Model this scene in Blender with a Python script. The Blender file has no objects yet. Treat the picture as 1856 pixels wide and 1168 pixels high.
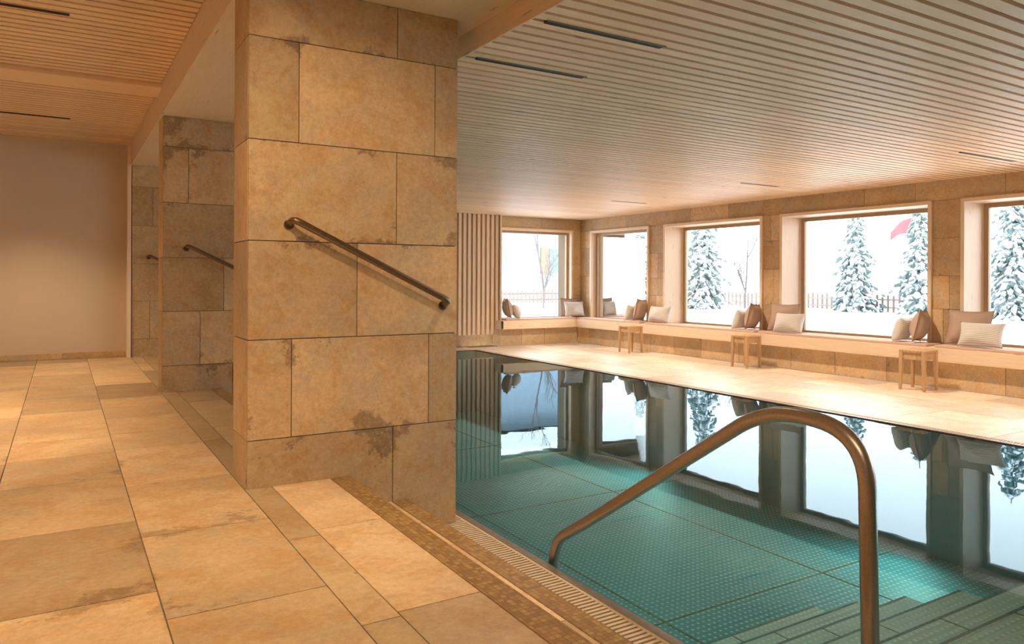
import bpy, bmesh, math, random
from mathutils import Vector, Matrix, noise
R=random.Random(7)
S=bpy.context.scene
S.view_settings.view_transform='Standard'
S.view_settings.exposure=0.12

# ------------------------------------------------------------------ materials
def newmat(name):
    m=bpy.data.materials.new(name); m.use_nodes=True
    nt=m.node_tree; nt.nodes.clear()
    out=nt.nodes.new('ShaderNodeOutputMaterial')
    return m,nt,out
def L(nt,a,b): nt.links.new(a,b)
def ramp(nt,fac,stops,interp='LINEAR'):
    r=nt.nodes.new('ShaderNodeValToRGB'); r.color_ramp.interpolation=interp
    e=r.color_ramp.elements
    while len(e)<len(stops): e.new(0.5)
    for i,(p,c) in enumerate(stops):
        e[i].position=p; e[i].color=(c[0],c[1],c[2],1) if isinstance(c,(tuple,list)) else (c,c,c,1)
    L(nt,fac,r.inputs[0]); return r.outputs[0]
def mixc(nt,fac,a,b,mode='MIX'):
    m=nt.nodes.new('ShaderNodeMix'); m.data_type='RGBA'; m.blend_type=mode
    for s,v in ((0,fac),(6,a),(7,b)):
        if hasattr(v,'links'): L(nt,v,m.inputs[s])
        elif isinstance(v,(int,float)): m.inputs[s].default_value=v if s==0 else (v,v,v,1)
        else: m.inputs[s].default_value=(v[0],v[1],v[2],1)
    return m.outputs[2]
def math_(nt,op,a,b=None):
    m=nt.nodes.new('ShaderNodeMath'); m.operation=op
    for i,v in enumerate((a,b)):
        if v is None: continue
        if hasattr(v,'links'): L(nt,v,m.inputs[i])
        else: m.inputs[i].default_value=v
    return m.outputs[0]
def coords(nt,scale=(1,1,1),tint=40.0):
    g=nt.nodes.new('ShaderNodeNewGeometry')
    a=nt.nodes.new('ShaderNodeAttribute'); a.attribute_name='tint'
    mp=nt.nodes.new('ShaderNodeMapping'); mp.inputs['Scale'].default_value=scale
    add=nt.nodes.new('ShaderNodeVectorMath'); add.operation='MULTIPLY_ADD'
    L(nt,a.outputs['Vector'],add.inputs[0]); add.inputs[1].default_value=(tint,tint*1.7,tint*.6)
    L(nt,g.outputs['Position'],add.inputs[2])
    L(nt,add.outputs[0],mp.inputs[0])
    return mp.outputs[0],a.outputs['Fac']
def noise_(nt,vec,scale,detail=6,rough=.6,dist=0):
    n=nt.nodes.new('ShaderNodeTexNoise'); n.inputs['Scale'].default_value=scale; n.inputs['Detail'].default_value=detail
    n.inputs['Roughness'].default_value=rough; n.inputs['Distortion'].default_value=dist
    L(nt,vec,n.inputs['Vector']); return n.outputs[0]
def finish(nt,out,col,rough=.6,bump=None,bstr=.3,bdist=.01,metal=0,spec=.5):
    p=nt.nodes.new('ShaderNodeBsdfPrincipled')
    if hasattr(col,'links'): L(nt,col,p.inputs['Base Color'])
    else: p.inputs['Base Color'].default_value=(col[0],col[1],col[2],1)
    if hasattr(rough,'links'): L(nt,rough,p.inputs['Roughness'])
    else: p.inputs['Roughness'].default_value=rough
    p.inputs['Metallic'].default_value=metal
    p.inputs['Specular IOR Level'].default_value=spec
    if bump is not None:
        b=nt.nodes.new('ShaderNodeBump'); b.inputs['Strength'].default_value=bstr; b.inputs['Distance'].default_value=bdist
        L(nt,bump,b.inputs['Height']); L(nt,b.outputs[0],p.inputs['Normal'])
    L(nt,p.outputs[0],out.inputs[0]); return p
def stone(name,c1,c2,c3,rust,rough=.55,rustpos=.6,grey=(.5,.43,.34),gf=.6,tv=.34,spots=(),rs=.8):
    m,nt,out=newmat(name)
    v,t=coords(nt)
    uv=nt.nodes.new('ShaderNodeUVMap'); uv.uv_map='slab'; su=nt.nodes.new('ShaderNodeSeparateXYZ'); L(nt,uv.outputs[0],su.inputs[0])
    eu=math_(nt,'MINIMUM',su.outputs[0],math_(nt,'SUBTRACT',1.,su.outputs[0]))
    ev=math_(nt,'MINIMUM',su.outputs[1],math_(nt,'SUBTRACT',1.,su.outputs[1]))
    ed=math_(nt,'MINIMUM',math_(nt,'MINIMUM',eu,ev),.22)
    big=noise_(nt,v,1.3,5,.6,.4)
    fine=noise_(nt,v,42,8,.8)
    med=noise_(nt,v,6,9,.75,.4)
    c=ramp(nt,big,[(.32,c1),(.5,c2),(.68,c3)])
    gn=noise_(nt,v,2.3,12,.78,.15)
    c=mixc(nt,math_(nt,'MULTIPLY',ramp(nt,gn,[(.49,0.),(.56,1.)]),gf),c,grey)
    c=mixc(nt,math_(nt,'MULTIPLY',ramp(nt,med,[(.48,0.),(.58,1.)]),.5),c,tuple(a*b for a,b in zip(c2,(.86,.67,.46))))
    c=mixc(nt,.75,c,ramp(nt,fine,[(.3,.24),(.7,.82)]),'SOFT_LIGHT')
    rn=noise_(nt,v,2.7,14,.80,.1)
    rn=math_(nt,'SUBTRACT',math_(nt,'ADD',rn,.055),math_(nt,'MULTIPLY',ed,.45))
    if spots:
        g=nt.nodes.new('ShaderNodeNewGeometry')
        for (p,r,s) in spots:
            d=nt.nodes.new('ShaderNodeVectorMath'); d.operation='DISTANCE'; L(nt,g.outputs['Position'],d.inputs[0]); d.inputs[1].default_value=p
            rn=math_(nt,'ADD',rn,ramp(nt,math_(nt,'DIVIDE',d.outputs['Value'],r*2),[(0.,s),(.5,0.)]))
    rf=math_(nt,'MULTIPLY',ramp(nt,rn,[(rustpos,0.),(rustpos+.03,1.)]),rs)
    rf=math_(nt,'MULTIPLY',rf,ramp(nt,fine,[(.38,.3),(.54,1.)]))
    c=mixc(nt,rf,c,rust)
    br=math_(nt,'ADD',math_(nt,'MULTIPLY',t,tv),1-tv*.6)
    c=mixc(nt,1.,c,br,'MULTIPLY')
    finish(nt,out,c,rough,math_(nt,'ADD',fine,math_(nt,'MULTIPLY',med,1.2)),.35,.005)
    return m
M={}
WS=[((1.27,3.28,.13),.22,.20),((1.22,3.28,.26),.10,.13),((.93,3.28,1.04),.18,.14),((1.14,3.28,1.05),.08,.12),((.87,3.28,.56),.10,.15),((1.65,3.28,1.47),.09,.14),((.85,3.28,1.93),.12,.14),((1.64,3.28,1.10),.07,.14),((.73,3.28,.30),.14,.12),((.9,6.41,2.05),.4,.16),((1.1,6.41,.15),.3,.1)]
FS=[((.33,2.83,0),.20,.13),((.58,2.93,0),.15,.13),((.05,2.32,0),.16,.15),((.15,2.42,0),.13,.13),((.1,3.95,0),.25,.13),((.45,5.2,0),.25,.15),((-.05,4.9,0),.22,.13),((1.0,2.6,0),.12,.1)]
M['stone']=stone('limestone_wall',(.72,.53,.31),(.65,.465,.26),(.57,.425,.265),(.24,.155,.09),rustpos=.62,grey=(.50,.41,.30),spots=WS,gf=.5)
M['stonef']=stone('limestone_floor',(.75,.57,.35),(.67,.49,.285),(.54,.38,.215),(.28,.175,.095),rough=.34,rustpos=.615,grey=(.52,.41,.28),tv=.5,spots=FS,gf=.5,rs=.7)
M['stoned']=stone('limestone_deck',(.76,.66,.55),(.72,.61,.50),(.66,.55,.44),(.56,.43,.33),rough=.38,rustpos=.63,grey=(.62,.55,.47),gf=.4)
m,nt,out=newmat('joint_mortar'); finish(nt,out,(.18,.13,.08),.9); M['joint']=m
def wood(name,c1,c2,scale,rough=.5,knots=True):
    m,nt,out=newmat(name)
    v,t=coords(nt,scale)
    g=noise_(nt,v,9,6,.6,.6)
    c=ramp(nt,g,[(.3,c1),(.7,c2)])
    if knots:
        vo=nt.nodes.new('ShaderNodeTexVoronoi'); vo.inputs['Scale'].default_value=2.2
        mp=nt.nodes.new('ShaderNodeMapping'); mp.inputs['Scale'].default_value=(1.6,1.6,1.6); L(nt,v,mp.inputs[0])
        L(nt,mp.outputs[0],vo.inputs['Vector'])
        k=ramp(nt,vo.outputs['Distance'],[(.06,1.),(.10,0.)])
        c=mixc(nt,math_(nt,'MULTIPLY',k,.65),c,tuple(x*.35 for x in c2))
    c=mixc(nt,1.,c,math_(nt,'ADD',math_(nt,'MULTIPLY',t,.14),.95),'MULTIPLY')
    finish(nt,out,c,rough,g,.08,.002); return m
M['woodx']=wood('spruce_grain_x',(.95,.75,.55),(.89,.67,.46),(.5,6,6))
M['woody']=wood('spruce_grain_y',(.88,.71,.53),(.80,.62,.45),(6,.5,6))
M['woodz']=wood('spruce_grain_z',(.90,.74,.57),(.82,.65,.49),(6,6,.5))
M['oak']=wood('oak_stool',(.62,.42,.23),(.52,.33,.17),(6,6,.6),knots=False)
M['wframe']=wood('window_sash_wood',(.46,.33,.21),(.38,.27,.17),(6,6,.6),knots=False)
m,nt,out=newmat('ceiling_gap_wood'); v,t=coords(nt); finish(nt,out,ramp(nt,noise_(nt,v,3),[(.3,(.72,.49,.31)),(.7,(.80,.55,.36))]),.8); M['gap']=m
m,nt,out=newmat('plaster'); v,t=coords(nt); nn=noise_(nt,v,60); finish(nt,out,ramp(nt,noise_(nt,v,1.5,3),[(.3,(.66,.55,.43)),(.7,(.70,.585,.465))]),.85,nn,.1,.003); M['plaster']=m
m,nt,out=newmat('black_slot'); v,t=coords(nt); finish(nt,out,ramp(nt,noise_(nt,v,20),[(.3,(.008,.008,.01)),(.7,(.02,.02,.022))]),.7); M['black']=m
m,nt,out=newmat('bronze_steel'); v,t=coords(nt,(1,1,1)); nn=noise_(nt,v,120,3); finish(nt,out,ramp(nt,nn,[(.3,(.19,.14,.10)),(.7,(.26,.20,.145))]),.38,nn,.03,.001,metal=.9); M['bronze']=m
m,nt,out=newmat('brushed_steel'); v,t=coords(nt,(1,1,1)); nn=noise_(nt,v,150,3); finish(nt,out,ramp(nt,nn,[(.3,(.42,.37,.33)),(.7,(.52,.46,.41))]),.35,nn,.03,.001,metal=1.); M['rail']=m
m,nt,out=newmat('gutter_grate_polymer'); v,t=coords(nt); finish(nt,out,ramp(nt,noise_(nt,v,30),[(.3,(.60,.48,.33)),(.7,(.68,.55,.39))]),.5); M['grate']=m
m,nt,out=newmat('cushion_pad'); v,t=coords(nt); nn=noise_(nt,v,250,2); finish(nt,out,ramp(nt,nn,[(.3,(.60,.41,.33)),(.7,(.70,.50,.41))]),.9,nn,.2,.002); M['pad']=m
m,nt,out=newmat('linen_brown'); v,t=coords(nt); nn=noise_(nt,v,260,2); finish(nt,out,ramp(nt,nn,[(.3,(.42,.31,.25)),(.7,(.52,.40,.33))]),.95,nn,.3,.002); M['linen']=m
m,nt,out=newmat('striped_fabric'); tc=nt.nodes.new('ShaderNodeTexCoord'); sx=nt.nodes.new('ShaderNodeSeparateXYZ'); L(nt,tc.outputs['Object'],sx.inputs[0])
s=math_(nt,'SINE',math_(nt,'MULTIPLY',sx.outputs[2],330.))
finish(nt,out,ramp(nt,s,[(.45,(.72,.70,.68)),(.85,(.42,.40,.39))]),.95,s,.1,.002); M['stripe']=m
m,nt,out=newmat('mosaic_tiles')
g=nt.nodes.new('ShaderNodeNewGeometry'); sc=nt.nodes.new('ShaderNodeVectorMath'); sc.operation='SCALE'; sc.inputs['Scale'].default_value=1/.018; L(nt,g.outputs['Position'],sc.inputs[0])
fl=nt.nodes.new('ShaderNodeVectorMath'); fl.operation='FLOOR'; L(nt,sc.outputs[0],fl.inputs[0])
wn=nt.nodes.new('ShaderNodeTexWhiteNoise'); L(nt,fl.outputs[0],wn.inputs['Vector'])
fr=nt.nodes.new('ShaderNodeVectorMath'); fr.operation='FRACTION'; L(nt,sc.outputs[0],fr.inputs[0])
sx=nt.nodes.new('ShaderNodeSeparateXYZ'); L(nt,fr.outputs[0],sx.inputs[0])
e=math_(nt,'MULTIPLY',math_(nt,'GREATER_THAN',sx.outputs[0],.1),math_(nt,'GREATER_THAN',sx.outputs[1],.1))
c=ramp(nt,wn.outputs[0],[(0,(.27,.15,.05)),(.5,(.36,.215,.08)),(1,(.46,.30,.11))])
c=mixc(nt,e,(.18,.11,.05),c); finish(nt,out,c,.28); M['mosaic']=m
def poolmat(name,a,bc,dotc,ms=.0,dr=(.16,.27),ps=.048):
    m,nt,out=newmat(name)
    g=nt.nodes.new('ShaderNodeNewGeometry'); sc=nt.nodes.new('ShaderNodeVectorMath'); sc.operation='SCALE'; sc.inputs['Scale'].default_value=1/ps; L(nt,g.outputs['Position'],sc.inputs[0])
    fr=nt.nodes.new('ShaderNodeVectorMath'); fr.operation='FRACTION'; L(nt,sc.outputs[0],fr.inputs[0])
    ml=nt.nodes.new('ShaderNodeVectorMath'); ml.operation='MULTIPLY'; ml.inputs[1].default_value=(1,1,0); L(nt,fr.outputs[0],ml.inputs[0])
    ds=nt.nodes.new('ShaderNodeVectorMath'); ds.operation='DISTANCE'; ds.inputs[1].default_value=(.5,.5,0); L(nt,ml.outputs[0],ds.inputs[0])
    dot=ramp(nt,ds.outputs['Value'],[(dr[0],1.),(dr[1],0.)])
    v,t=coords(nt,(1,1,1),0)
    base=ramp(nt,noise_(nt,v,.9,3),[(.3,a),(.7,bc)])
    c=mixc(nt,math_(nt,'MULTIPLY',dot,.8),base,dotc)
    finish(nt,out,c,.55,dot,.3,.004,metal=ms,spec=.3); return m
M['pool']=poolmat('pool_steel',(.12,.31,.36),(.20,.43,.46),(.62,.86,.86))
M['tread']=poolmat('pool_tread_steel',(.66,.62,.56),(.74,.70,.62),(1,1,.95),ps=.04)
M['nosing']=poolmat('pool_nosing_steel',(.14,.20,.20),(.18,.25,.24),(.25,.35,.32))
m,nt,out=newmat('pool_seam'); v,t=coords(nt); finish(nt,out,ramp(nt,noise_(nt,v,25),[(.4,(.07,.12,.11)),(.62,(.30,.28,.10))]),.5); M['seam']=m
m,nt,out=newmat('pool_edge_steel'); v,t=coords(nt); finish(nt,out,ramp(nt,noise_(nt,v,25),[(.3,(.20,.17,.13)),(.7,(.27,.23,.18))]),.4,metal=.5); M['edge']=m
m,nt,out=newmat('water')
g=nt.nodes.new('ShaderNodeNewGeometry'); nz=noise_(nt,g.outputs['Position'],2.2,2,.5)
b=nt.nodes.new('ShaderNodeBump'); b.inputs['Strength'].default_value=.05; b.inputs['Distance'].default_value=.02; L(nt,nz,b.inputs['Height'])
f=nt.nodes.new('ShaderNodeFresnel'); f.inputs[0].default_value=1.33; L(nt,b.outputs[0],f.inputs['Normal'])
tr=nt.nodes.new('ShaderNodeBsdfTransparent'); tr.inputs[0].default_value=(.63,.91,.94,1)
gl=nt.nodes.new('ShaderNodeBsdfGlossy'); gl.inputs['Roughness'].default_value=.012; gl.inputs['Color'].default_value=(.60,.72,.78,1); L(nt,b.outputs[0],gl.inputs['Normal'])
mx=nt.nodes.new('ShaderNodeMixShader'); L(nt,f.outputs[0],mx.inputs[0]); L(nt,tr.outputs[0],mx.inputs[1]); L(nt,gl.outputs[0],mx.inputs[2]); L(nt,mx.outputs[0],out.inputs[0]); M['water']=m
m,nt,out=newmat('window_glass')
f=nt.nodes.new('ShaderNodeFresnel'); f.inputs[0].default_value=1.3
tr=nt.nodes.new('ShaderNodeBsdfTransparent'); tr.inputs[0].default_value=(.97,.99,1,1)
gl=nt.nodes.new('ShaderNodeBsdfGlossy'); gl.inputs['Roughness'].default_value=0.
mx=nt.nodes.new('ShaderNodeMixShader'); L(nt,f.outputs[0],mx.inputs[0]); L(nt,tr.outputs[0],mx.inputs[1]); L(nt,gl.outputs[0],mx.inputs[2]); L(nt,mx.outputs[0],out.inputs[0]); M['glass']=m
m,nt,out=newmat('snow'); v,t=coords(nt); nn=noise_(nt,v,1.2,6); finish(nt,out,ramp(nt,nn,[(.3,(.80,.85,.90)),(.7,(.88,.91,.94))]),.8,nn,.4,.1); M['snow']=m
m,nt,out=newmat('snowy_needles')
g=nt.nodes.new('ShaderNodeNewGeometry'); sx=nt.nodes.new('ShaderNodeSeparateXYZ'); L(nt,g.outputs['Normal'],sx.inputs[0])
nn=noise_(nt,g.outputs['Position'],9,6,.7)
k=ramp(nt,math_(nt,'ADD',sx.outputs[2],math_(nt,'MULTIPLY',math_(nt,'SUBTRACT',nn,.5),1.8)),[(.20,0.),(.50,1.)])
gcol=ramp(nt,noise_(nt,g.outputs['Position'],30),[(.3,(.08,.12,.12)),(.7,(.16,.21,.20))])
finish(nt,out,mixc(nt,k,gcol,(.84,.88,.9)),.8); M['needles']=m
def plain(name,c,rough=.7,var=.12,sc=8):
    m,nt,out=newmat(name); v,t=coords(nt)
    finish(nt,out,ramp(nt,noise_(nt,v,sc),[(.3,tuple(x*(1-var) for x in c)),(.7,tuple(min(1,x*(1+var)) for x in c))]),rough); M[name]=m
plain('bark',(.16,.13,.12)); plain('fence_wood',(.22,.16,.13)); plain('house_plaster',(.27,.34,.40)); plain('shutter_wood',(.24,.18,.12)); plain('dark_pane',(.16,.21,.25)); plain('flag_red',(.36,.10,.11),var=.05); plain('chalet_wood',(.22,.16,.13))

# ------------------------------------------------------------------ mesh helpers
class B:
    def __init__(s):
        s.bm=bmesh.new(); s.t=s.bm.faces.layers.float.new('tint'); s.uv=s.bm.loops.layers.uv.new('slab'); s.mats=[]
    def mi(s,k):
        if k not in s.mats: s.mats.append(k)
        return s.mats.index(k)
    def box(s,x0,x1,y0,y1,z0,z1,mat,tint=None,ax=None):
        tint=R.random() if tint is None else tint
        vs=[s.bm.verts.new((x,y,z)) for x in (x0,x1) for y in (y0,y1) for z in (z0,z1)]
        i=s.mi(mat)
        lo=(x0,y0,z0); hi=(x1,y1,z1)
        for f in ((0,1,3,2),(4,6,7,5),(0,4,5,1),(2,3,7,6),(0,2,6,4),(1,5,7,3)):
            fc=s.bm.faces.new([vs[j] for j in f]); fc.material_index=i; fc[s.t]=tint
            if ax:
                for l in fc.loops:
                    l[s.uv].uv=[(l.vert.co[a]-lo[a])/(hi[a]-lo[a]) for a in ax]
        return vs
    def poly(s,pts,mat,tint=None):
        fc=s.bm.faces.new([s.bm.verts.new(p) for p in pts]); fc.material_index=s.mi(mat); fc[s.t]=R.random() if tint is None else tint
    def tiles(s,axis,pos,sign,rects,mat,th=.012,gap=.0020):
        for (a0,a1,b0,b1) in rects:
            a0+=gap;a1-=gap;b0+=gap;b1-=gap
            if a1-a0<.004 or b1-b0<.004: continue
            p0,p1=sorted((pos,pos-sign*th))
            if axis=='x': s.box(p0,p1,a0,a1,b0,b1,mat,ax=(1,2))
            elif axis=='y': s.box(a0,a1,p0,p1,b0,b1,mat,ax=(0,2))
            else: s.box(a0,a1,b0,b1,p0,p1,mat,ax=(0,1))
    def tube(s,pts,r,mat,seg=14,caps=True):
        pts=[Vector(p) for p in pts]; rings=[]; i=s.mi(mat); prev=None
        for k,p in enumerate(pts):
            d=(pts[min(k+1,len(pts)-1)]-pts[max(k-1,0)]).normalized()
            if prev is None:
                a=d.orthogonal().normalized()
            else: a=(prev-d*prev.dot(d)).normalized()
            prev=a; b=d.cross(a)
            rr=r[k] if isinstance(r,list) else r
            rings.append([s.bm.verts.new(p+a*rr*math.cos(2*math.pi*j/seg)+b*rr*math.sin(2*math.pi*j/seg)) for j in range(seg)])
        for k in range(len(rings)-1):
            for j in range(seg):
                f=s.bm.faces.new((rings[k][j],rings[k][(j+1)%seg],rings[k+1][(j+1)%seg],rings[k+1][j])); f.material_index=i; f.smooth=True
        if caps:
            f=s.bm.faces.new(rings[0][::-1]); f.material_index=i
            f=s.bm.faces.new(rings[-1]); f.material_index=i
    def done(s,name,parent=None,loc=None,rot=None,bevel=0):
        bmesh.ops.recalc_face_normals(s.bm,faces=s.bm.faces[:])
        me=bpy.data.meshes.new(name); s.bm.to_mesh(me); s.bm.free()
        for k in s.mats: me.materials.append(M[k])
        o=bpy.data.objects.new(name,me); S.collection.objects.link(o)
        if loc: o.location=loc
        if rot: o.rotation_euler=rot
        if parent: o.parent=parent
        if bevel:
            b=o.modifiers.new('bevel','BEVEL'); b.width=bevel; b.segments=2; b.limit_method='ANGLE'
        return o
def empty(name,loc=(0,0,0)):
    e=bpy.data.objects.new(name,None); e.location=loc; e.empty_display_size=.1; S.collection.objects.link(e); return e
def fillet(pts,rad,n=8):
    pts=[Vector(p) for p in pts]; out=[pts[0]]
    for i in range(1,len(pts)-1):
        a,b,c=pts[i-1],pts[i],pts[i+1]
        d1=(a-b).normalized(); d2=(c-b).normalized(); r=min(rad,(a-b).length*.48,(c-b).length*.48)
        p0=b+d1*r; p1=b+d2*r
        for k in range(n+1):
            t=k/n; out.append((1-t)**2*p0+2*t*(1-t)*b+t*t*p1)
    out.append(pts[-1]); return out
def running(a0,a1,rows,wmin,wmax,seed,swap=False):
    q=random.Random(seed); res=[]
    for b0,b1 in zip(rows[:-1],rows[1:]):
        a=a0; first=True
        while a<a1-1e-4:
            w=q.uniform(wmin,wmax)*(q.uniform(.3,1) if first else 1); first=False
            e=a+w
            if a1-e<.12: e=a1
            res.append((a,e,b0,b1) if not swap else (b0,b1,a,e)); a=e
    return res

ZD=-.30; ZR=2.18; ZC=2.07; ZL=2.42
XW=8.7; YW=11.77; XG=9.16
# ------------------------------------------------------------------ corridor floor + steps
b=B()
b.box(-2.0,1.105,-3.5,9.54,-.5,-.006,'joint')
cols=[-2.0,-1.63,-1.16,-.70,-.23,.237,.667]
q=random.Random(11)
offs={4:2.35,5:2.86}
for i in range(len(cols)-1):
    y=-3.5+q.uniform(.2,.7) if i not in offs else offs[i]-.72*8
    rs=[(cols[i],cols[i+1],-3.5,y)] if y>-3.5 else []
    while y<9.53:
        w=.72 if i in offs else q.uniform(.55,.85)
        if i in offs and y>2.5: w=q.choice([.55,.72,.45,.8])
        e=min(9.53,y+w)
        if e>-3.5: rs.append((cols[i],cols[i+1],max(y,-3.5),e))
        y=e
    b.tiles('z',0,1,rs,'stonef')
b.tiles('z',0,1,running(-3.5,9.53,[.667,.778],.6,1.1,3,True),'stonef')
b.tiles('z',0,1,running(-3.5,9.53,[.778,1.035],.75,1.2,5,True),'stonef')
b.done('floor')
b=B()
b.box(1.035,1.125,-3.5,9.43,-.012,.0015,'mosaic'); b.box(1.108,1.125,-3.5,9.43,-.147,-.012,'mosaic')
b.box(1.108,1.395,-3.5,9.43,-.5,-.153,'joint')
b.tiles('z',-.147,1,running(-3.5,9.43,[1.126,1.33],.75,1.2,15,True),'stonef')
b.box(1.33,1.41,-3.5,9.43,-.16,-.1455,'mosaic'); b.box(1.395,1.41,-3.5,9.43,-.30,-.16,'mosaic')
b.box(1.396,1.57,-3.5,9.43,-.55,-.306,'joint')
b.tiles('z',ZD,1,running(-3.5,9.43,[1.411,1.57],.75,1.2,25,True),'stonef')
b.done('steps_to_pool')
def grate(name,x0,x1,y0,y1):
    b=B(); z=ZD
    b.box(x0,x1,y0,y1,z-.10,z-.06,'black')
    b.box(x0,x0+.012,y0,y1,z-.06,z,'grate'); b.box(x1-.012,x1,y0,y1,z-.06,z,'grate')
    y=y0
    while y<y1:
        b.box(x0+.012,x1-.012,y,y+.013,z-.03,z-.001,'grate',.5); y+=.024
    return b.done(name)
grate('gutter_grate',1.575,1.722,-3.4,11.1)
grate('gutter_grate',6.03,6.108,-3.4,11.1)
# pool
PX0,PX1,PY0,PY1=1.76,5.99,-2.6,11.1; ZP=-1.32
b=B()
b.box(PX0-.03,PX1+.03,PY0-.03,PY1+.03,ZP-.05,ZP,'pool')
b.box(PX0-.03,PX0,PY0,PY1,ZP,ZD-.012,'pool'); b.box(PX1,PX1+.03,PY0,PY1,ZP,ZD-.012,'pool')
b.box(PX0,PX1,PY0-.03,PY0,ZP,ZD-.012,'pool'); b.box(PX0,PX1,PY1,PY1+.03,ZP,ZD-.012,'pool')
b.box(1.722,PX0,-3.4,11.13,ZD-.02,ZD+.002,'edge'); b.box(PX1,6.03,-3.4,11.13,ZD-.02,ZD+.002,'edge'); b.box(PX0,PX1,PY1,PY1+.04,ZD-.02,ZD+.002,'edge')
for x in (3.35,4.95): b.box(x-.006,x+.006,PY0,PY1,ZP,ZP+.004,'seam')
for y in (3.6,6.1,8.6): b.box(PX0,PX1,y-.005,y+.005,ZP,ZP+.004,'seam')
b.done('swimming_pool')
b=B()
for k in range(6):
    z=-.46-.143*k; y0=1.25+.30*k
    b.box(PX0+.01,4.1,PY0+.01 if k==0 else y0-.02,y0+.285,max(ZP+.004,z-.03),z,'tread',.5)
    b.box(PX0+.01,4.1,y0+.285,y0+.30,max(ZP+.004,z-.15),z+.001,'nosing',.5)
    for xs in (2.55,3.35): b.box(xs-.004,xs+.004,PY0+.01 if k==0 else y0-.02,y0+.285,z-.01,z+.002,'seam')
b.done('pool_stairs')
b=B(); b.poly([(PX0,PY0,ZD-.006),(PX1,PY0,ZD-.006),(PX1,PY1,ZD-.006),(PX0,PY1,ZD-.006)],'water'); b.done('pool_water')
b=B()
b.box(6.11,8.44,-3.5,11.52,-.7,ZD-.006,'joint'); b.box(1.67,6.11,11.14,11.76,-.7,ZD-.006,'joint'); b.box(1.67,6.11,-3.5,-2.64,-.7,ZD-.006,'joint')
b.tiles('z',ZD,1,running(-3.5,11.52,[6.11,6.6,7.05,7.5,7.95,8.44],.6,1.05,31,True),'stoned')
b.tiles('z',ZD,1,running(1.67,6.11,[11.14,11.65],.6,1.0,32),'stoned')
b.done('pool_deck')
# ------------------------------------------------------------------ pillars
rows=[-.3,.206,.636,1.063,1.497,1.939,2.18]
J1=[[1.334],[.860,1.517],[1.156],[1.348],[.888,1.545],[1.35]]
J2=[[1.2],[.95,1.45],[1.13],[1.40],[.86,1.5],[1.30]]
def pillar(y0,y1,J,name='stone_pillar'):
    b=B(); x0,x1=.674,1.668
    b.box(x0+.008,x1-.008,y0+.008,y1-.008,-.5,ZR-.001,'joint')
    for k in range(6):
        xs=[x0]+J[k]+[x1]
        z0=rows[k]
        r=[(a,c,z0,rows[k+1]) for a,c in zip(xs[:-1],xs[1:])]
        b.tiles('y',y0,-1,r,'stone'); b.tiles('y',y1,1,r,'stone')
        b.tiles('x',x0,-1,[(y0+.012,y1-.012,z0,rows[k+1])],'stone'); b.tiles('x',x1,1,[(y0+.012,y1-.012,z0,rows[k+1])],'stone')
    return b.done(name)
pillar(3.28,3.59,J1); pillar(6.41,6.72,J2); pillar(9.43,9.74,J1); pillar(-3.1,-2.8,J2)
for y in (3.28,6.41,9.43):
    b=B(); yy=y-.075
    pts=fillet([(.845,y-.001,1.135),(.845,yy,1.156),(1.59,yy,.795),(1.59,y-.001,.772)],.045)
    b.tube(pts,.0155,'bronze')
    for p in (pts[0],pts[-1]):
        b.tube([p,(p[0],p[1]-.004,p[2])],.022,'bronze')
    b.done('pillar_handrail')
b=B(); X=1.80
pts=fillet([(X,2.63,-.36),(X,2.60,-.205),(X,2.4,-.08)],.08,6)[:-1]+fillet([(X,2.4,-.08),(X,1.49,.525),(X,1.18,.50),(X,1.157,-.455)],.17,12)
b.tube(pts,.0225,'rail',18); 
b.done('pool_handrail')
# ------------------------------------------------------------------ beam & ceilings
b=B()
b.box(.66,1.79,-3.5,11.7,ZR,2.60,'woody'); 
b.done('ceiling_beam')
def slat_ceiling(x0,x1,y0,y1,z,pitch,w,h,seg):
    b=B(); b.box(x0,x1,y0,y1,z+h,2.62,'gap',.5)
    y=y0+.01
    while y<y1-w:
        off=seg*( .37 if (int((y-y0)//2.3)%2) else 0)
        x=x0; first=True
        while x<x1:
            e=min(x1,x+(seg-off if first else seg)); first=False
            b.box(x,e-.003,y,y+w,z,z+h+.001,'woodx'); x=e
        y+=pitch
    return b
PW=.067
b=slat_ceiling(1.80,8.72,-3.4,11.75,ZC,.094,PW,.030,2.4)
b.box(1.79,1.80,-3.4,11.75,ZC-.002,ZC+.2,'woody')
def slot(x0,x1,y):
    k=round((y+3.39-PW)/.094); yy=-3.39+.094*k+PW
    b.box(x0,x1,yy-.006,yy+.033,ZC-.003,ZC+.05,'black')
    b.box(x0-.01,x1+.01,yy-.010,yy-.006,ZC-.005,ZC+.05,'edge')
for x0,x1,y in ((1.87,2.57,2.80),(1.87,2.57,3.46),(6.95,7.9,3.62),(6.95,7.6,6.2),(6.95,7.6,8.6)): slot(x0,x1,y)
b.done('ceiling')
b=slat_ceiling(-2.0,.66,-3.4,6.38,ZL,.094,PW,.042,9)
b.box(-2.0,.66,6.38,6.74,ZL-.035,2.62,'woodx')
y=6.76
while y<9.5: b.box(-2.0,.657,y,y+PW,ZL,ZL+.043,'woodx'); y+=.094
b.box(-2,.66,6.74,9.6,ZL+.042,2.62,'gap',.5)
for x0,x1,y in ((-.6,.03,4.98),(-.6,.06,8.25),(-.6,.03,1.7)): b.box(x0,x1,y,y+.04,ZL-.003,ZL+.04,'black')
b.done('ceiling_corridor')
b=B(); b.box(-2.3,9.3,-3.8,12.4,2.62,2.75,'plaster'); b.done('roof_slab')
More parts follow.
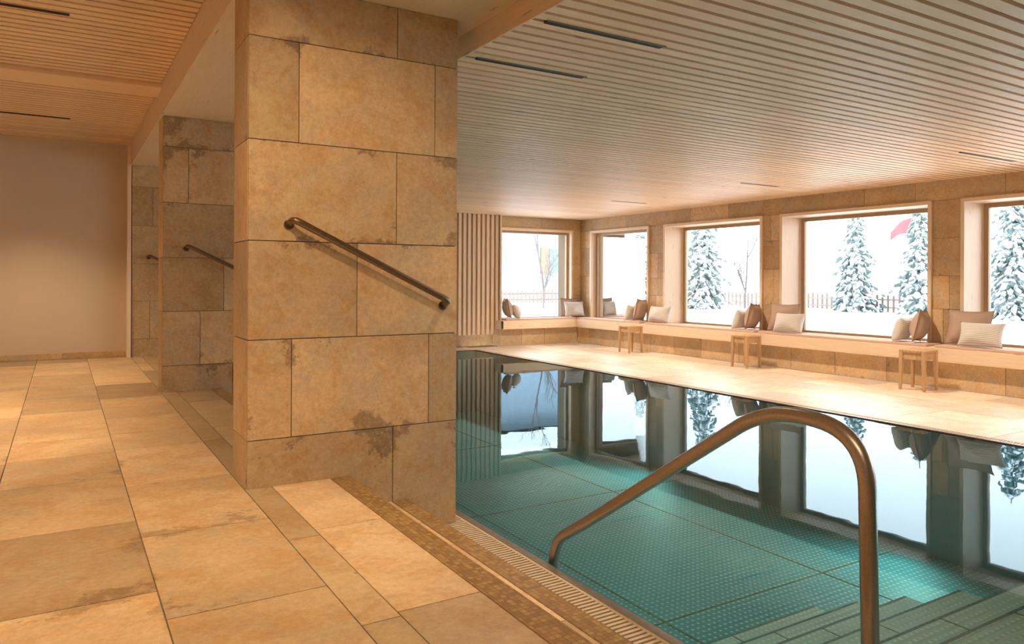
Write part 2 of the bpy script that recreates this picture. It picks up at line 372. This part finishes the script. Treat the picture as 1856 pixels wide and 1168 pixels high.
# ------------------------------------------------------------------ walls
b=B(); b.box(-2.0,.674,9.55,9.7,-.1,2.62,'plaster',.5)
b.tiles('y',9.54,-1,running(-2.0,.66,[0,.07],.6,.9,44),'stone'); b.box(.625,.665,9.40,9.56,0,2.42,'woodz'); b.done('wall_corridor_end')
b=B(); b.box(-2.2,-2.0,-3.7,9.7,-.5,2.62,'plaster',.5); b.done('wall_left')
b=B(); b.box(-2.2,9.3,-3.7,-3.5,-.7,2.62,'plaster',.5); b.done('wall_back')
b=B(); b.box(1.40,1.57,9.74,11.8,-.5,2.62,'plaster',.5); b.done('wall_partition')
ZS,ZT=.16,1.84
wins=[(-2.41,-.31),(.02,2.12),(2.45,4.55),(4.88,7.02),(7.33,9.40),(9.77,11.44)]
ps=[-3.5]+[v for w in wins for v in w]+[YW]
b=B()
b.box(XW+.008,XG+.04,-3.5,12.25,ZT,2.62,'joint'); b.box(XW+.008,XG+.04,-3.5,12.25,-.7,ZS-.05,'joint')
b.tiles('x',XW,-1,running(-3.5,YW,[ZT,2.13],.5,1.0,50),'stone')
for i in range(0,len(ps),2):
    y0,y1=ps[i],ps[i+1]
    b.box(XW+.008,XG+.04,y0+.003,y1-.003 if i<len(ps)-2 else 12.25,ZS-.05,ZT,'joint')
    zz=[ZS-.06,.55+R.uniform(-.12,.12),1.0+R.uniform(-.12,.12),1.42+R.uniform(-.1,.1),ZT]
    for z0,z1 in zip(zz[:-1],zz[1:]):
        if y1-y0>.3 and R.random()<.45:
            s=y0+(y1-y0)*R.uniform(.35,.65); rr=[(y0,s,z0,z1),(s,y1,z0,z1)]
        else: rr=[(y0,y1,z0,z1)]
        b.tiles('x',XW,-1,rr,'stone')
b.done('wall_right')
WX0,WX1=6.85,8.50
b=B()
b.box(1.5,WX0,YW+.008,12.25,-.7,2.62,'joint'); b.box(WX1,XW+.01,YW+.008,12.25,-.7,2.62,'joint')
b.box(WX0,WX1,YW+.008,12.25,ZT+.02,2.62,'joint'); b.box(WX0,WX1,YW+.008,12.25,-.7,ZS-.05,'joint')
b.tiles('y',YW,-1,running(1.6,XW,[ZT+.02,2.13],.5,1.0,60),'stone'); b.tiles('y',YW,-1,running(WX1,XW,[.1,.6,1.2,ZT+.02],.5,1.0,61),'stone')
b.tiles('y',YW,-1,running(1.6,WX0,[-.3,.1,.6,1.2,ZT+.02],.5,1.0,62),'stone')
b.done('wall_end')
b=B(); b.box(1.62,6.80,11.69,11.765,-.09,2.12,'gap',.5)
x=1.63
while x<6.76: b.box(x,x+.055,11.64,11.69,-.09,2.12,'woodz'); x+=.094
b.box(6.78,6.81,11.61,11.765,-.09,2.12,'woodz'); 
b.done('slatted_wall_panel')
def window_x(n,y0,y1,gx):
    e=empty('window_%d'%n,(XW,(y0+y1)/2,ZS)); inv=Matrix.Translation(-Vector(e.location))
    t=.042; f=.03
    b=B()
    b.box(XW-f,gx+.02,y1-t,y1-.001,ZS,ZT-.001,'woodz'); b.box(XW-f,gx+.02,y0+.001,y0+t,ZS,ZT-.001,'woodz')
    b.box(XW-f,gx+.02,y0+t,y1-t,ZT-t,ZT-.001,'woody'); b.box(XW-f,gx+.02,y0+t,y1-t,ZS-.03,ZS+.005,'woody')
    o=b.done('casing',e); o.matrix_parent_inverse=inv
    b=B(); a0,a1=y0+t,y1-t; z0,z1=ZS+.005,ZT-t; w=.05
    b.box(gx-.05,gx+.01,a0,a0+w,z0,z1,'wframe'); b.box(gx-.05,gx+.01,a1-w,a1,z0,z1,'wframe')
    b.box(gx-.05,gx+.01,a0+w,a1-w,z1-w,z1,'wframe'); b.box(gx-.05,gx+.01,a0+w,a1-w,z0,z0+w*.6,'wframe')
    o=b.done('sash',e); o.matrix_parent_inverse=inv
    b=B(); b.poly([(gx-.02,a0+w,z0+w*.6),(gx-.02,a1-w,z0+w*.6),(gx-.02,a1-w,z1-w),(gx-.02,a0+w,z1-w)],'glass')
    o=b.done('pane',e); o.matrix_parent_inverse=inv
    l=bpy.data.lights.new('daylight_portal','AREA'); l.shape='RECTANGLE'; l.size=z1-z0; l.size_y=a1-a0; l.cycles.is_portal=True
    lo=bpy.data.objects.new('daylight_portal',l); lo.location=(XG+.06,(a0+a1)/2,(z0+z1)/2); lo.rotation_euler=(0,math.pi/2,0); S.collection.objects.link(lo)
    lo.parent=e; lo.matrix_parent_inverse=inv
for i,(y0,y1) in enumerate(wins):
    window_x(i+1,y0,y1,XG-.02 if i<5 else XW+.14)
e=empty('window_7',(7.7,YW,ZS)); inv=Matrix.Translation(-Vector(e.location)); t=.042; ZT1=ZT+.02
b=B(); gy=YW+.12
b.box(WX1-t,WX1-.001,YW-.03,gy+.02,ZS,ZT1,'woodz'); b.box(WX0+.001,WX0+t,YW-.03,gy+.02,ZS,ZT1,'woodz'); b.box(WX0+t,WX1-t,YW-.03,gy+.02,ZT1-t,ZT1,'woodx'); b.box(WX0+t,WX1-t,YW-.03,gy+.02,ZS-.03,ZS+.005,'woodx')
o=b.done('casing',e); o.matrix_parent_inverse=inv
b=B(); w=.05; a0,a1=WX0+t,WX1-t; z0,z1=ZS+.005,ZT1-t
b.box(a0,a0+w,gy-.05,gy,z0,z1,'wframe'); b.box(a1-w,a1,gy-.05,gy,z0,z1,'wframe'); b.box(a0+w,a1-w,gy-.05,gy,z1-w,z1,'wframe'); b.box(a0+w,a1-w,gy-.05,gy,z0,z0+.03,'wframe')
o=b.done('sash',e); o.matrix_parent_inverse=inv
b=B(); b.poly([(a0+w,gy-.02,z0+.03),(a1-w,gy-.02,z0+.03),(a1-w,gy-.02,z1-w),(a0+w,gy-.02,z1-w)],'glass'); o=b.done('pane',e); o.matrix_parent_inverse=inv
l=bpy.data.lights.new('daylight_portal','AREA'); l.shape='RECTANGLE'; l.size=a1-a0; l.size_y=z1-z0; l.cycles.is_portal=True
lo=bpy.data.objects.new('daylight_portal',l); lo.location=(7.7,12.27,1.0); lo.rotation_euler=(-math.pi/2,0,0); S.collection.objects.link(lo); lo.parent=e; lo.matrix_parent_inverse=inv
# ------------------------------------------------------------------ bench
XB,YB=8.45,11.53; XF,YF=8.35,11.43; BX0=6.72
b=B()
b.box(XB+.006,XW,-3.5,YW,ZD,0.0,'joint'); b.box(BX0+.01,XW,YB+.006,YW,ZD,0.0,'joint')
b.tiles('x',XB,-1,running(-3.5,YB,[ZD,.01],.55,1.0,70),'stone'); b.tiles('y',YB,-1,running(BX0+.01,XB,[ZD,.01],.5,.9,71),'stone')
b.box(BX0,BX0+.012,YB,YW,ZD,.01,'stone')
b.box(XF,XF+.03,-3.5,YF,.015,.158,'woody'); b.box(BX0,XF+.03,YF,YF+.03,.015,.158,'woodx'); b.box(BX0,BX0+.03,YF,YW,.015,.158,'woody')
b.box(XF,XW,-3.5,YF,.005,.015,'woody'); b.box(BX0,XW,YF,YW,.005,.015,'woodx')
b.box(XF+.03,XW-.032,-3.5,YW,.125,.16,'woody'); b.box(BX0+.03,XF+.03,YF+.03,YW,.125,.16,'woodx')
for i in range(len(wins)):
    y0=wins[i][0]-.12; y1=wins[i][1]+.12
    b.box(XF+.02,XW-.04,y0,min(y1,YF+.02),.16,.188,'pad')
b.box(BX0+.1,XF+.02,YF+.02,YW-.04,.16,.188,'pad')
b.done('window_bench',bevel=.004)
# ------------------------------------------------------------------ cushions
def cushion(name,mat,loc_xy,yaw,lean,w=.44,h=.38,th=.075,flange=False,z=.188,roll=0):
    b=B(); n=22; top={};bot={}
    i=b.mi(mat); q=random.Random(int(loc_xy[0]*100)*1000+int(loc_xy[1]*100))
    ph=q.uniform(0,6)
    for a in range(n+1):
        for c in range(n+1):
            u=-1+2*a/n; v=-1+2*c/n
            x=w/2*u*(1-.10*(1-v*v)*abs(u)); z_=h/2*v*(1-.10*(1-u*u)*abs(v))
            uu,vv=(u/.86,v/.86) if flange else (u,v)
            k=max(0,1-uu*uu)*max(0,1-vv*vv)
            tt=th*(k**.5)*1.15+.003
            tt+=.008*math.sin(5*u+ph)*math.sin(4*v+ph)*(k**.5)
            edge=a in(0,n) or c in (0,n)
            top[a,c]=b.bm.verts.new((x,-tt,z_))
            bot[a,c]=top[a,c] if edge else b.bm.verts.new((x,tt,z_))
    for a in range(n):
        for c in range(n):
            f=b.bm.faces.new((top[a,c],top[a+1,c],top[a+1,c+1],top[a,c+1])); f.smooth=True; f.material_index=i
            vs=[bot[a,c],bot[a,c+1],bot[a+1,c+1],bot[a+1,c]]
            f=b.bm.faces.new(vs); f.smooth=True; f.material_index=i
    o=b.done(name)
    M4=Matrix.Translation((loc_xy[0],loc_xy[1],z+h/2*math.cos(lean)+.006))@Matrix.Rotation(yaw,4,'Z')@Matrix.Rotation(-lean,4,'X')@Matrix.Rotation(roll,4,'Y')
    o.matrix_world=M4; return o
def fw(deg): return math.radians(deg)
for yb in (7.33,4.88,9.77,2.45):
    cushion('cushion_linen','linen',(8.54,yb+.05),fw(14),fw(-12),.34,.39,.085,True,roll=fw(3))
    cushion('cushion_striped','stripe',(8.52,yb+.24),fw(4),fw(-20),.32,.30,.075)
for y in (6.83,4.36):
    cushion('cushion_linen','linen',(8.57,y+.04),fw(-90),fw(12),.50,.40,.075,True)
    cushion('cushion_striped','stripe',(8.46,y-.14),fw(-84),fw(20),.45,.28,.085)
cushion('cushion_striped','stripe',(8.52,9.32),fw(-90),fw(16),.50,.28,.085)
cushion('cushion_striped','stripe',(8.40,11.56),fw(-12),fw(14),.42,.30,.075)
cushion('cushion_linen','linen',(8.38,11.68),fw(-8),fw(6),.40,.36,.06,True)
cushion('cushion_linen','linen',(6.93,11.60),fw(75),fw(12),.30,.38,.08,True)
cushion('cushion_striped','stripe',(7.10,11.58),fw(65),fw(24),.28,.28,.075)
# ------------------------------------------------------------------ stools
def stool(x,y,rz):
    e=empty('wooden_stool',(x,y,ZD)); e.rotation_euler=(0,0,rz)
    w=.142; H=.44
    b=B()
    n=7; sw=2*w/n
    for k in range(n): b.box(-w,w,-w+k*sw+.002,-w+(k+1)*sw-.002,H-.022,H,'oak')
    for s in (-1,1):
        for k in range(9):
            p=-w+.02+k*(2*w-.04)/9
            b.box(p,p+.027,s*(w-.02)-.008,s*(w-.02)+.008,H-.10,H-.022,'oak'); b.box(s*(w-.02)-.008,s*(w-.02)+.008,p,p+.027,H-.10,H-.022,'oak')
    o=b.done('seat'); o.parent=e
    i=0
    for sx in (-1,1):
        for sy in (-1,1):
            i+=1; b=B(); t=.021; vs=b.box(sx*(w-t)-t,sx*(w-t)+t,sy*(w-t)-t,sy*(w-t)+t,0,H-.022,'oak')
            for v in vs:
                if v.co.z<.01:
                    v.co.x=sx*(w-.012)+(v.co.x-sx*(w-t))*.62; v.co.y=sy*(w-.012)+(v.co.y-sy*(w-t))*.62
            o=b.done('leg_%d'%i,bevel=.002); o.parent=e
stool(8.11,4.70,.05); stool(8.12,7.13,0); stool(8.08,9.53,-.04)
# ------------------------------------------------------------------ outdoors
def ray(px):
    u=(px-928)/1346; return (.518+.855*u,.855-.518*u)
def grid(b,x0,x1,y0,y1,n,m,fn,mat):
    i=b.mi(mat); V=[[b.bm.verts.new((x0+(x1-x0)*a/n,y0+(y1-y0)*c/m,fn(x0+(x1-x0)*a/n,y0+(y1-y0)*c/m))) for c in range(m+1)] for a in range(n+1)]
    for a in range(n):
        for c in range(m):
            f=b.bm.faces.new((V[a][c],V[a+1][c],V[a+1][c+1],V[a][c+1])); f.smooth=True; f.material_index=i
def sz(x,y): return .12+.12*noise.noise(Vector((x*.25,y*.25,3)))*min(1,max(0,(x-9.3)/4 if x>9.3 else (y-12.3)/4))
b=B(); grid(b,9.22,90,-30,90,80,100,sz,'snow'); grid(b,-10,9.22,12.27,90,30,70,sz,'snow'); b.done('ground_snow')
def conifer_mesh(seed,H=2.7,Rr=.72):
    q=random.Random(seed); b=B(); i=b.mi('needles')
    b.tube([(0,0,0),(0,0,H*.95)],[.06,.012],'bark',8)
    nl=17
    for k in range(nl):
        f=k/nl; z=.12+H*.9*f; rad=(Rr*(1-f)**.6+.07)*q.uniform(.7,1.15)
        cnt=max(5,int(11*(1-f)+4))
        for j in range(cnt):
            a=2*math.pi*(j+q.random()*.8)/cnt+k*.7; r=rad*q.uniform(.5,1.15)
            m=4
            for s in range(m):
                t=(s+1)/m; rr=r*t; zz=z-.26*t*t*r/.5+q.uniform(-.06,.06)
                sc=(.10+.05*(1-t))*q.uniform(.6,1.35)*(.6+.4*(1-f))
                M4=Matrix.Translation((rr*math.cos(a),rr*math.sin(a),zz))@Matrix.Rotation(a,4,'Z')@Matrix.Rotation(q.uniform(.2,1.0),4,'Y')@Matrix.Diagonal((sc*1.3,sc*.75,sc*.5,1))
                res=bmesh.ops.create_icosphere(b.bm,subdivisions=1,radius=1,matrix=M4)
                for v in res['verts']:
                    v.co+=Vector((q.uniform(-1,1),q.uniform(-1,1),q.uniform(-1,1)))*sc*.3
                    for ff in v.link_faces: ff.material_index=i
    bmesh.ops.recalc_face_normals(b.bm,faces=b.bm.faces[:])
    me=bpy.data.meshes.new('conifer'); b.bm.to_mesh(me); b.bm.free()
    for k in b.mats: me.materials.append(M[k])
    return me
cm=[conifer_mesh(1),conifer_mesh(2),conifer_mesh(3,3.2,.8)]
for n,(px,t,s) in enumerate(((1108,22,.95),(1160,20,.8),(1274,20.,.98),(1550,19,1.0),(1668,17.6,1.05),(1835,15.5,.95),(1925,15,1.),(2100,14,1.),(2400,14,1.1),(2900,14,1.1))):
    d=ray(px); o=bpy.data.objects.new('snowy_conifer',cm[n%3]); o.location=(d[0]*t,d[1]*t,.08); o.scale=(s*.85,s*.85,s*1.05); o.rotation_euler=(0,0,n*1.3); S.collection.objects.link(o)
def bare_tree(px,t,H,seed):
    q=random.Random(seed); b=B()
    def br(p,d,l,r,dep):
        pts=[p]; 
        for k in range(4):
            d=(d+Vector((q.uniform(-.12,.12),q.uniform(-.12,.12),.04))).normalized(); pts.append(pts[-1]+d*l/4)
        b.tube(pts,[r*(1-.15*k) for k in range(5)],'bark',6,False)
        if dep>0:
            for k in range(5 if dep>1 else 3):
                s=pts[q.randint(1,4)]; a=q.uniform(0,6.28); nd=(d*.9+Vector((math.cos(a),math.sin(a),.2))*.6).normalized()
                br(s,nd,l*q.uniform(.4,.6),r*.5,dep-1)
    br(Vector((0,0,0)),Vector((0,0,1)),H,.035,3)
    d=ray(px); b.done('bare_tree',loc=(d[0]*t,d[1]*t,.1))
bare_tree(1350,20,1.9,4); bare_tree(985,20,2.0,9); bare_tree(1128,26,2.0,12)
def fence(p0,p1,pitch=.15):
    q=random.Random(3); b=B(); p0=Vector(p0); p1=Vector(p1); Ln=(p1-p0).length; s=0
    while s<Ln:
        h=.42+q.uniform(-.05,.06); o=.04*math.sin(s); b.box(s,s+.055,o,o+.02,0,h,'fence_wood'); s+=pitch
    b.box(0,Ln,.045,.085,.10,.14,'fence_wood'); b.box(0,Ln,.045,.085,.30,.34,'fence_wood')
    d=p1-p0; b.done('picket_fence',loc=(p0.x,p0.y,.11),rot=(0,0,math.atan2(d.y,d.x)))
fence((17.9,9),(17.9,20.6)); fence((9.5,20.8),(17.8,20.8))
def house(x0,x1,y0,y1,H,mat,name):
    b=B(); b.box(x0,x1,y0,y1,0,H,mat)
    ym=(y0+y1)/2; o=.6
    for z,mt in ((H,'chalet_wood'),(H+.16,'snow')):
        pts=[(x0-o,y0-o,z-.15),(x1+o,y0-o,z-.15),(x1+o,ym,z+1.6),(x0-o,ym,z+1.6)]
        pts2=[(x0-o,y1+o,z-.15),(x1+o,y1+o,z-.15),(x1+o,ym,z+1.6),(x0-o,ym,z+1.6)]
        for P in (pts,pts2):
            b.poly(P,mt)
    for k in range(2):
        x=x0+(x1-x0)*(k+.55)/2
        b.box(x,x+.8,y0-.03,y0,1.2,2.2,'dark_pane'); b.box(x-.45,x-.04,y0-.06,y0,1.15,2.25,'shutter_wood'); b.box(x+.84,x+1.25,y0-.06,y0,1.15,2.25,'shutter_wood')
        y=y0+(y1-y0)*(k+.3)/2
        b.box(x0-.03,x0,y,y+.9,.9,2.1,'dark_pane'); b.box(x0-.06,x0,y-.5,y-.04,.85,2.15,'shutter_wood'); b.box(x0-.06,x0,y+.94,y+1.4,.85,2.15,'shutter_wood')
    b.done(name)
house(12.0,19.2,26,33,4.6,'house_plaster','village_house')
house(27,32,33,39,2.0,'chalet_wood','wooden_chalet')
d=ray(1654); t=20; b=B(); fx,fy=d[0]*t,d[1]*t
b.tube([(fx,fy,.1),(fx,fy,2.75)],.02,'bark',8)
n=10
for k in range(n):
    def P(s,z): 
        u=s/n; return (fx-.04*u+.03*math.sin(u*9),fy+.62*u,(z if z>2.4 else 2.15+.25*u)-.38*u*u)
    b.poly([P(k,2.62),P(k+1,2.62),P(k+1,2.10),P(k,2.10)],'flag_red')
b.done('flag')
# ------------------------------------------------------------------ light
w=bpy.data.worlds.new('overcast_sky'); S.world=w; w.use_nodes=True; nt=w.node_tree
bg=nt.nodes['Background']; tc=nt.nodes.new('ShaderNodeTexCoord'); sx=nt.nodes.new('ShaderNodeSeparateXYZ'); L(nt,tc.outputs['Generated'],sx.inputs[0])
c=ramp(nt,sx.outputs[2],[(0.,(.97,.985,1.)),(.5,(.90,.95,1.))]); L(nt,c,bg.inputs[0]); bg.inputs[1].default_value=5.6
def spot(name,loc,tgt,power,col,size=100,blend=.8,rad=.05):
    l=bpy.data.lights.new(name,'SPOT'); l.energy=power; l.color=col; l.spot_size=math.radians(size); l.spot_blend=blend; l.shadow_soft_size=rad
    o=bpy.data.objects.new(name,l); o.location=loc; d=Vector(tgt)-Vector(loc); o.rotation_euler=d.to_track_quat('-Z','Y').to_euler(); S.collection.objects.link(o)
WC=(1,.70,.41)
for x,y,p,sz_ in ((-.35,1.9,115,95),(-.9,3.6,95,90),(-.75,5.3,220,75),(-.5,7.0,105,80),(-.35,8.4,125,100),(.1,.2,85,105)):
    spot('corridor_downlight',(x,y,2.40),(x+.1,y,0),p,WC,sz_)
spot('corridor_downlight',(-.1,1.9,2.40),(1.2,3.3,.4),100,WC,80)
spot('corridor_downlight',(0.3,-.6,2.40),(1.3,2.0,0),75,WC,100)
for y in (0.5,2.8,5.2,7.6,9.8):
    spot('deck_downlight',(7.3,y,2.04),(7.3,y,-.3),185,(1,.78,.58),118)
for x,y in ((2.2,2.8),(2.2,3.5),(2.2,6.2)):
    spot('pool_downlight',(x,y,2.04),(x+.2,y,-.3),50,(1,.78,.58),100)
for y in (.9,3.4,6.4):
    spot('underwater_lamp',(PX1-.05,y,-.8),(PX1-2,y+.2,-1.3),32,(.5,1,.88),150,.9,.12)
# ------------------------------------------------------------------ camera
cam=bpy.data.cameras.new('camera'); co=bpy.data.objects.new('camera',cam); S.collection.objects.link(co)
cam.sensor_width=36; cam.lens=36*1346/1856; cam.shift_y=-77/1856; cam.clip_start=.05; cam.clip_end=300
co.matrix_world=Matrix.Translation((0,0,.9))@Matrix.Rotation(math.radians(-31.2),4,'Z')@Matrix.Rotation(math.radians(90),4,'X')@Matrix.Rotation(math.radians(.25),4,'Z')
S.camera=co
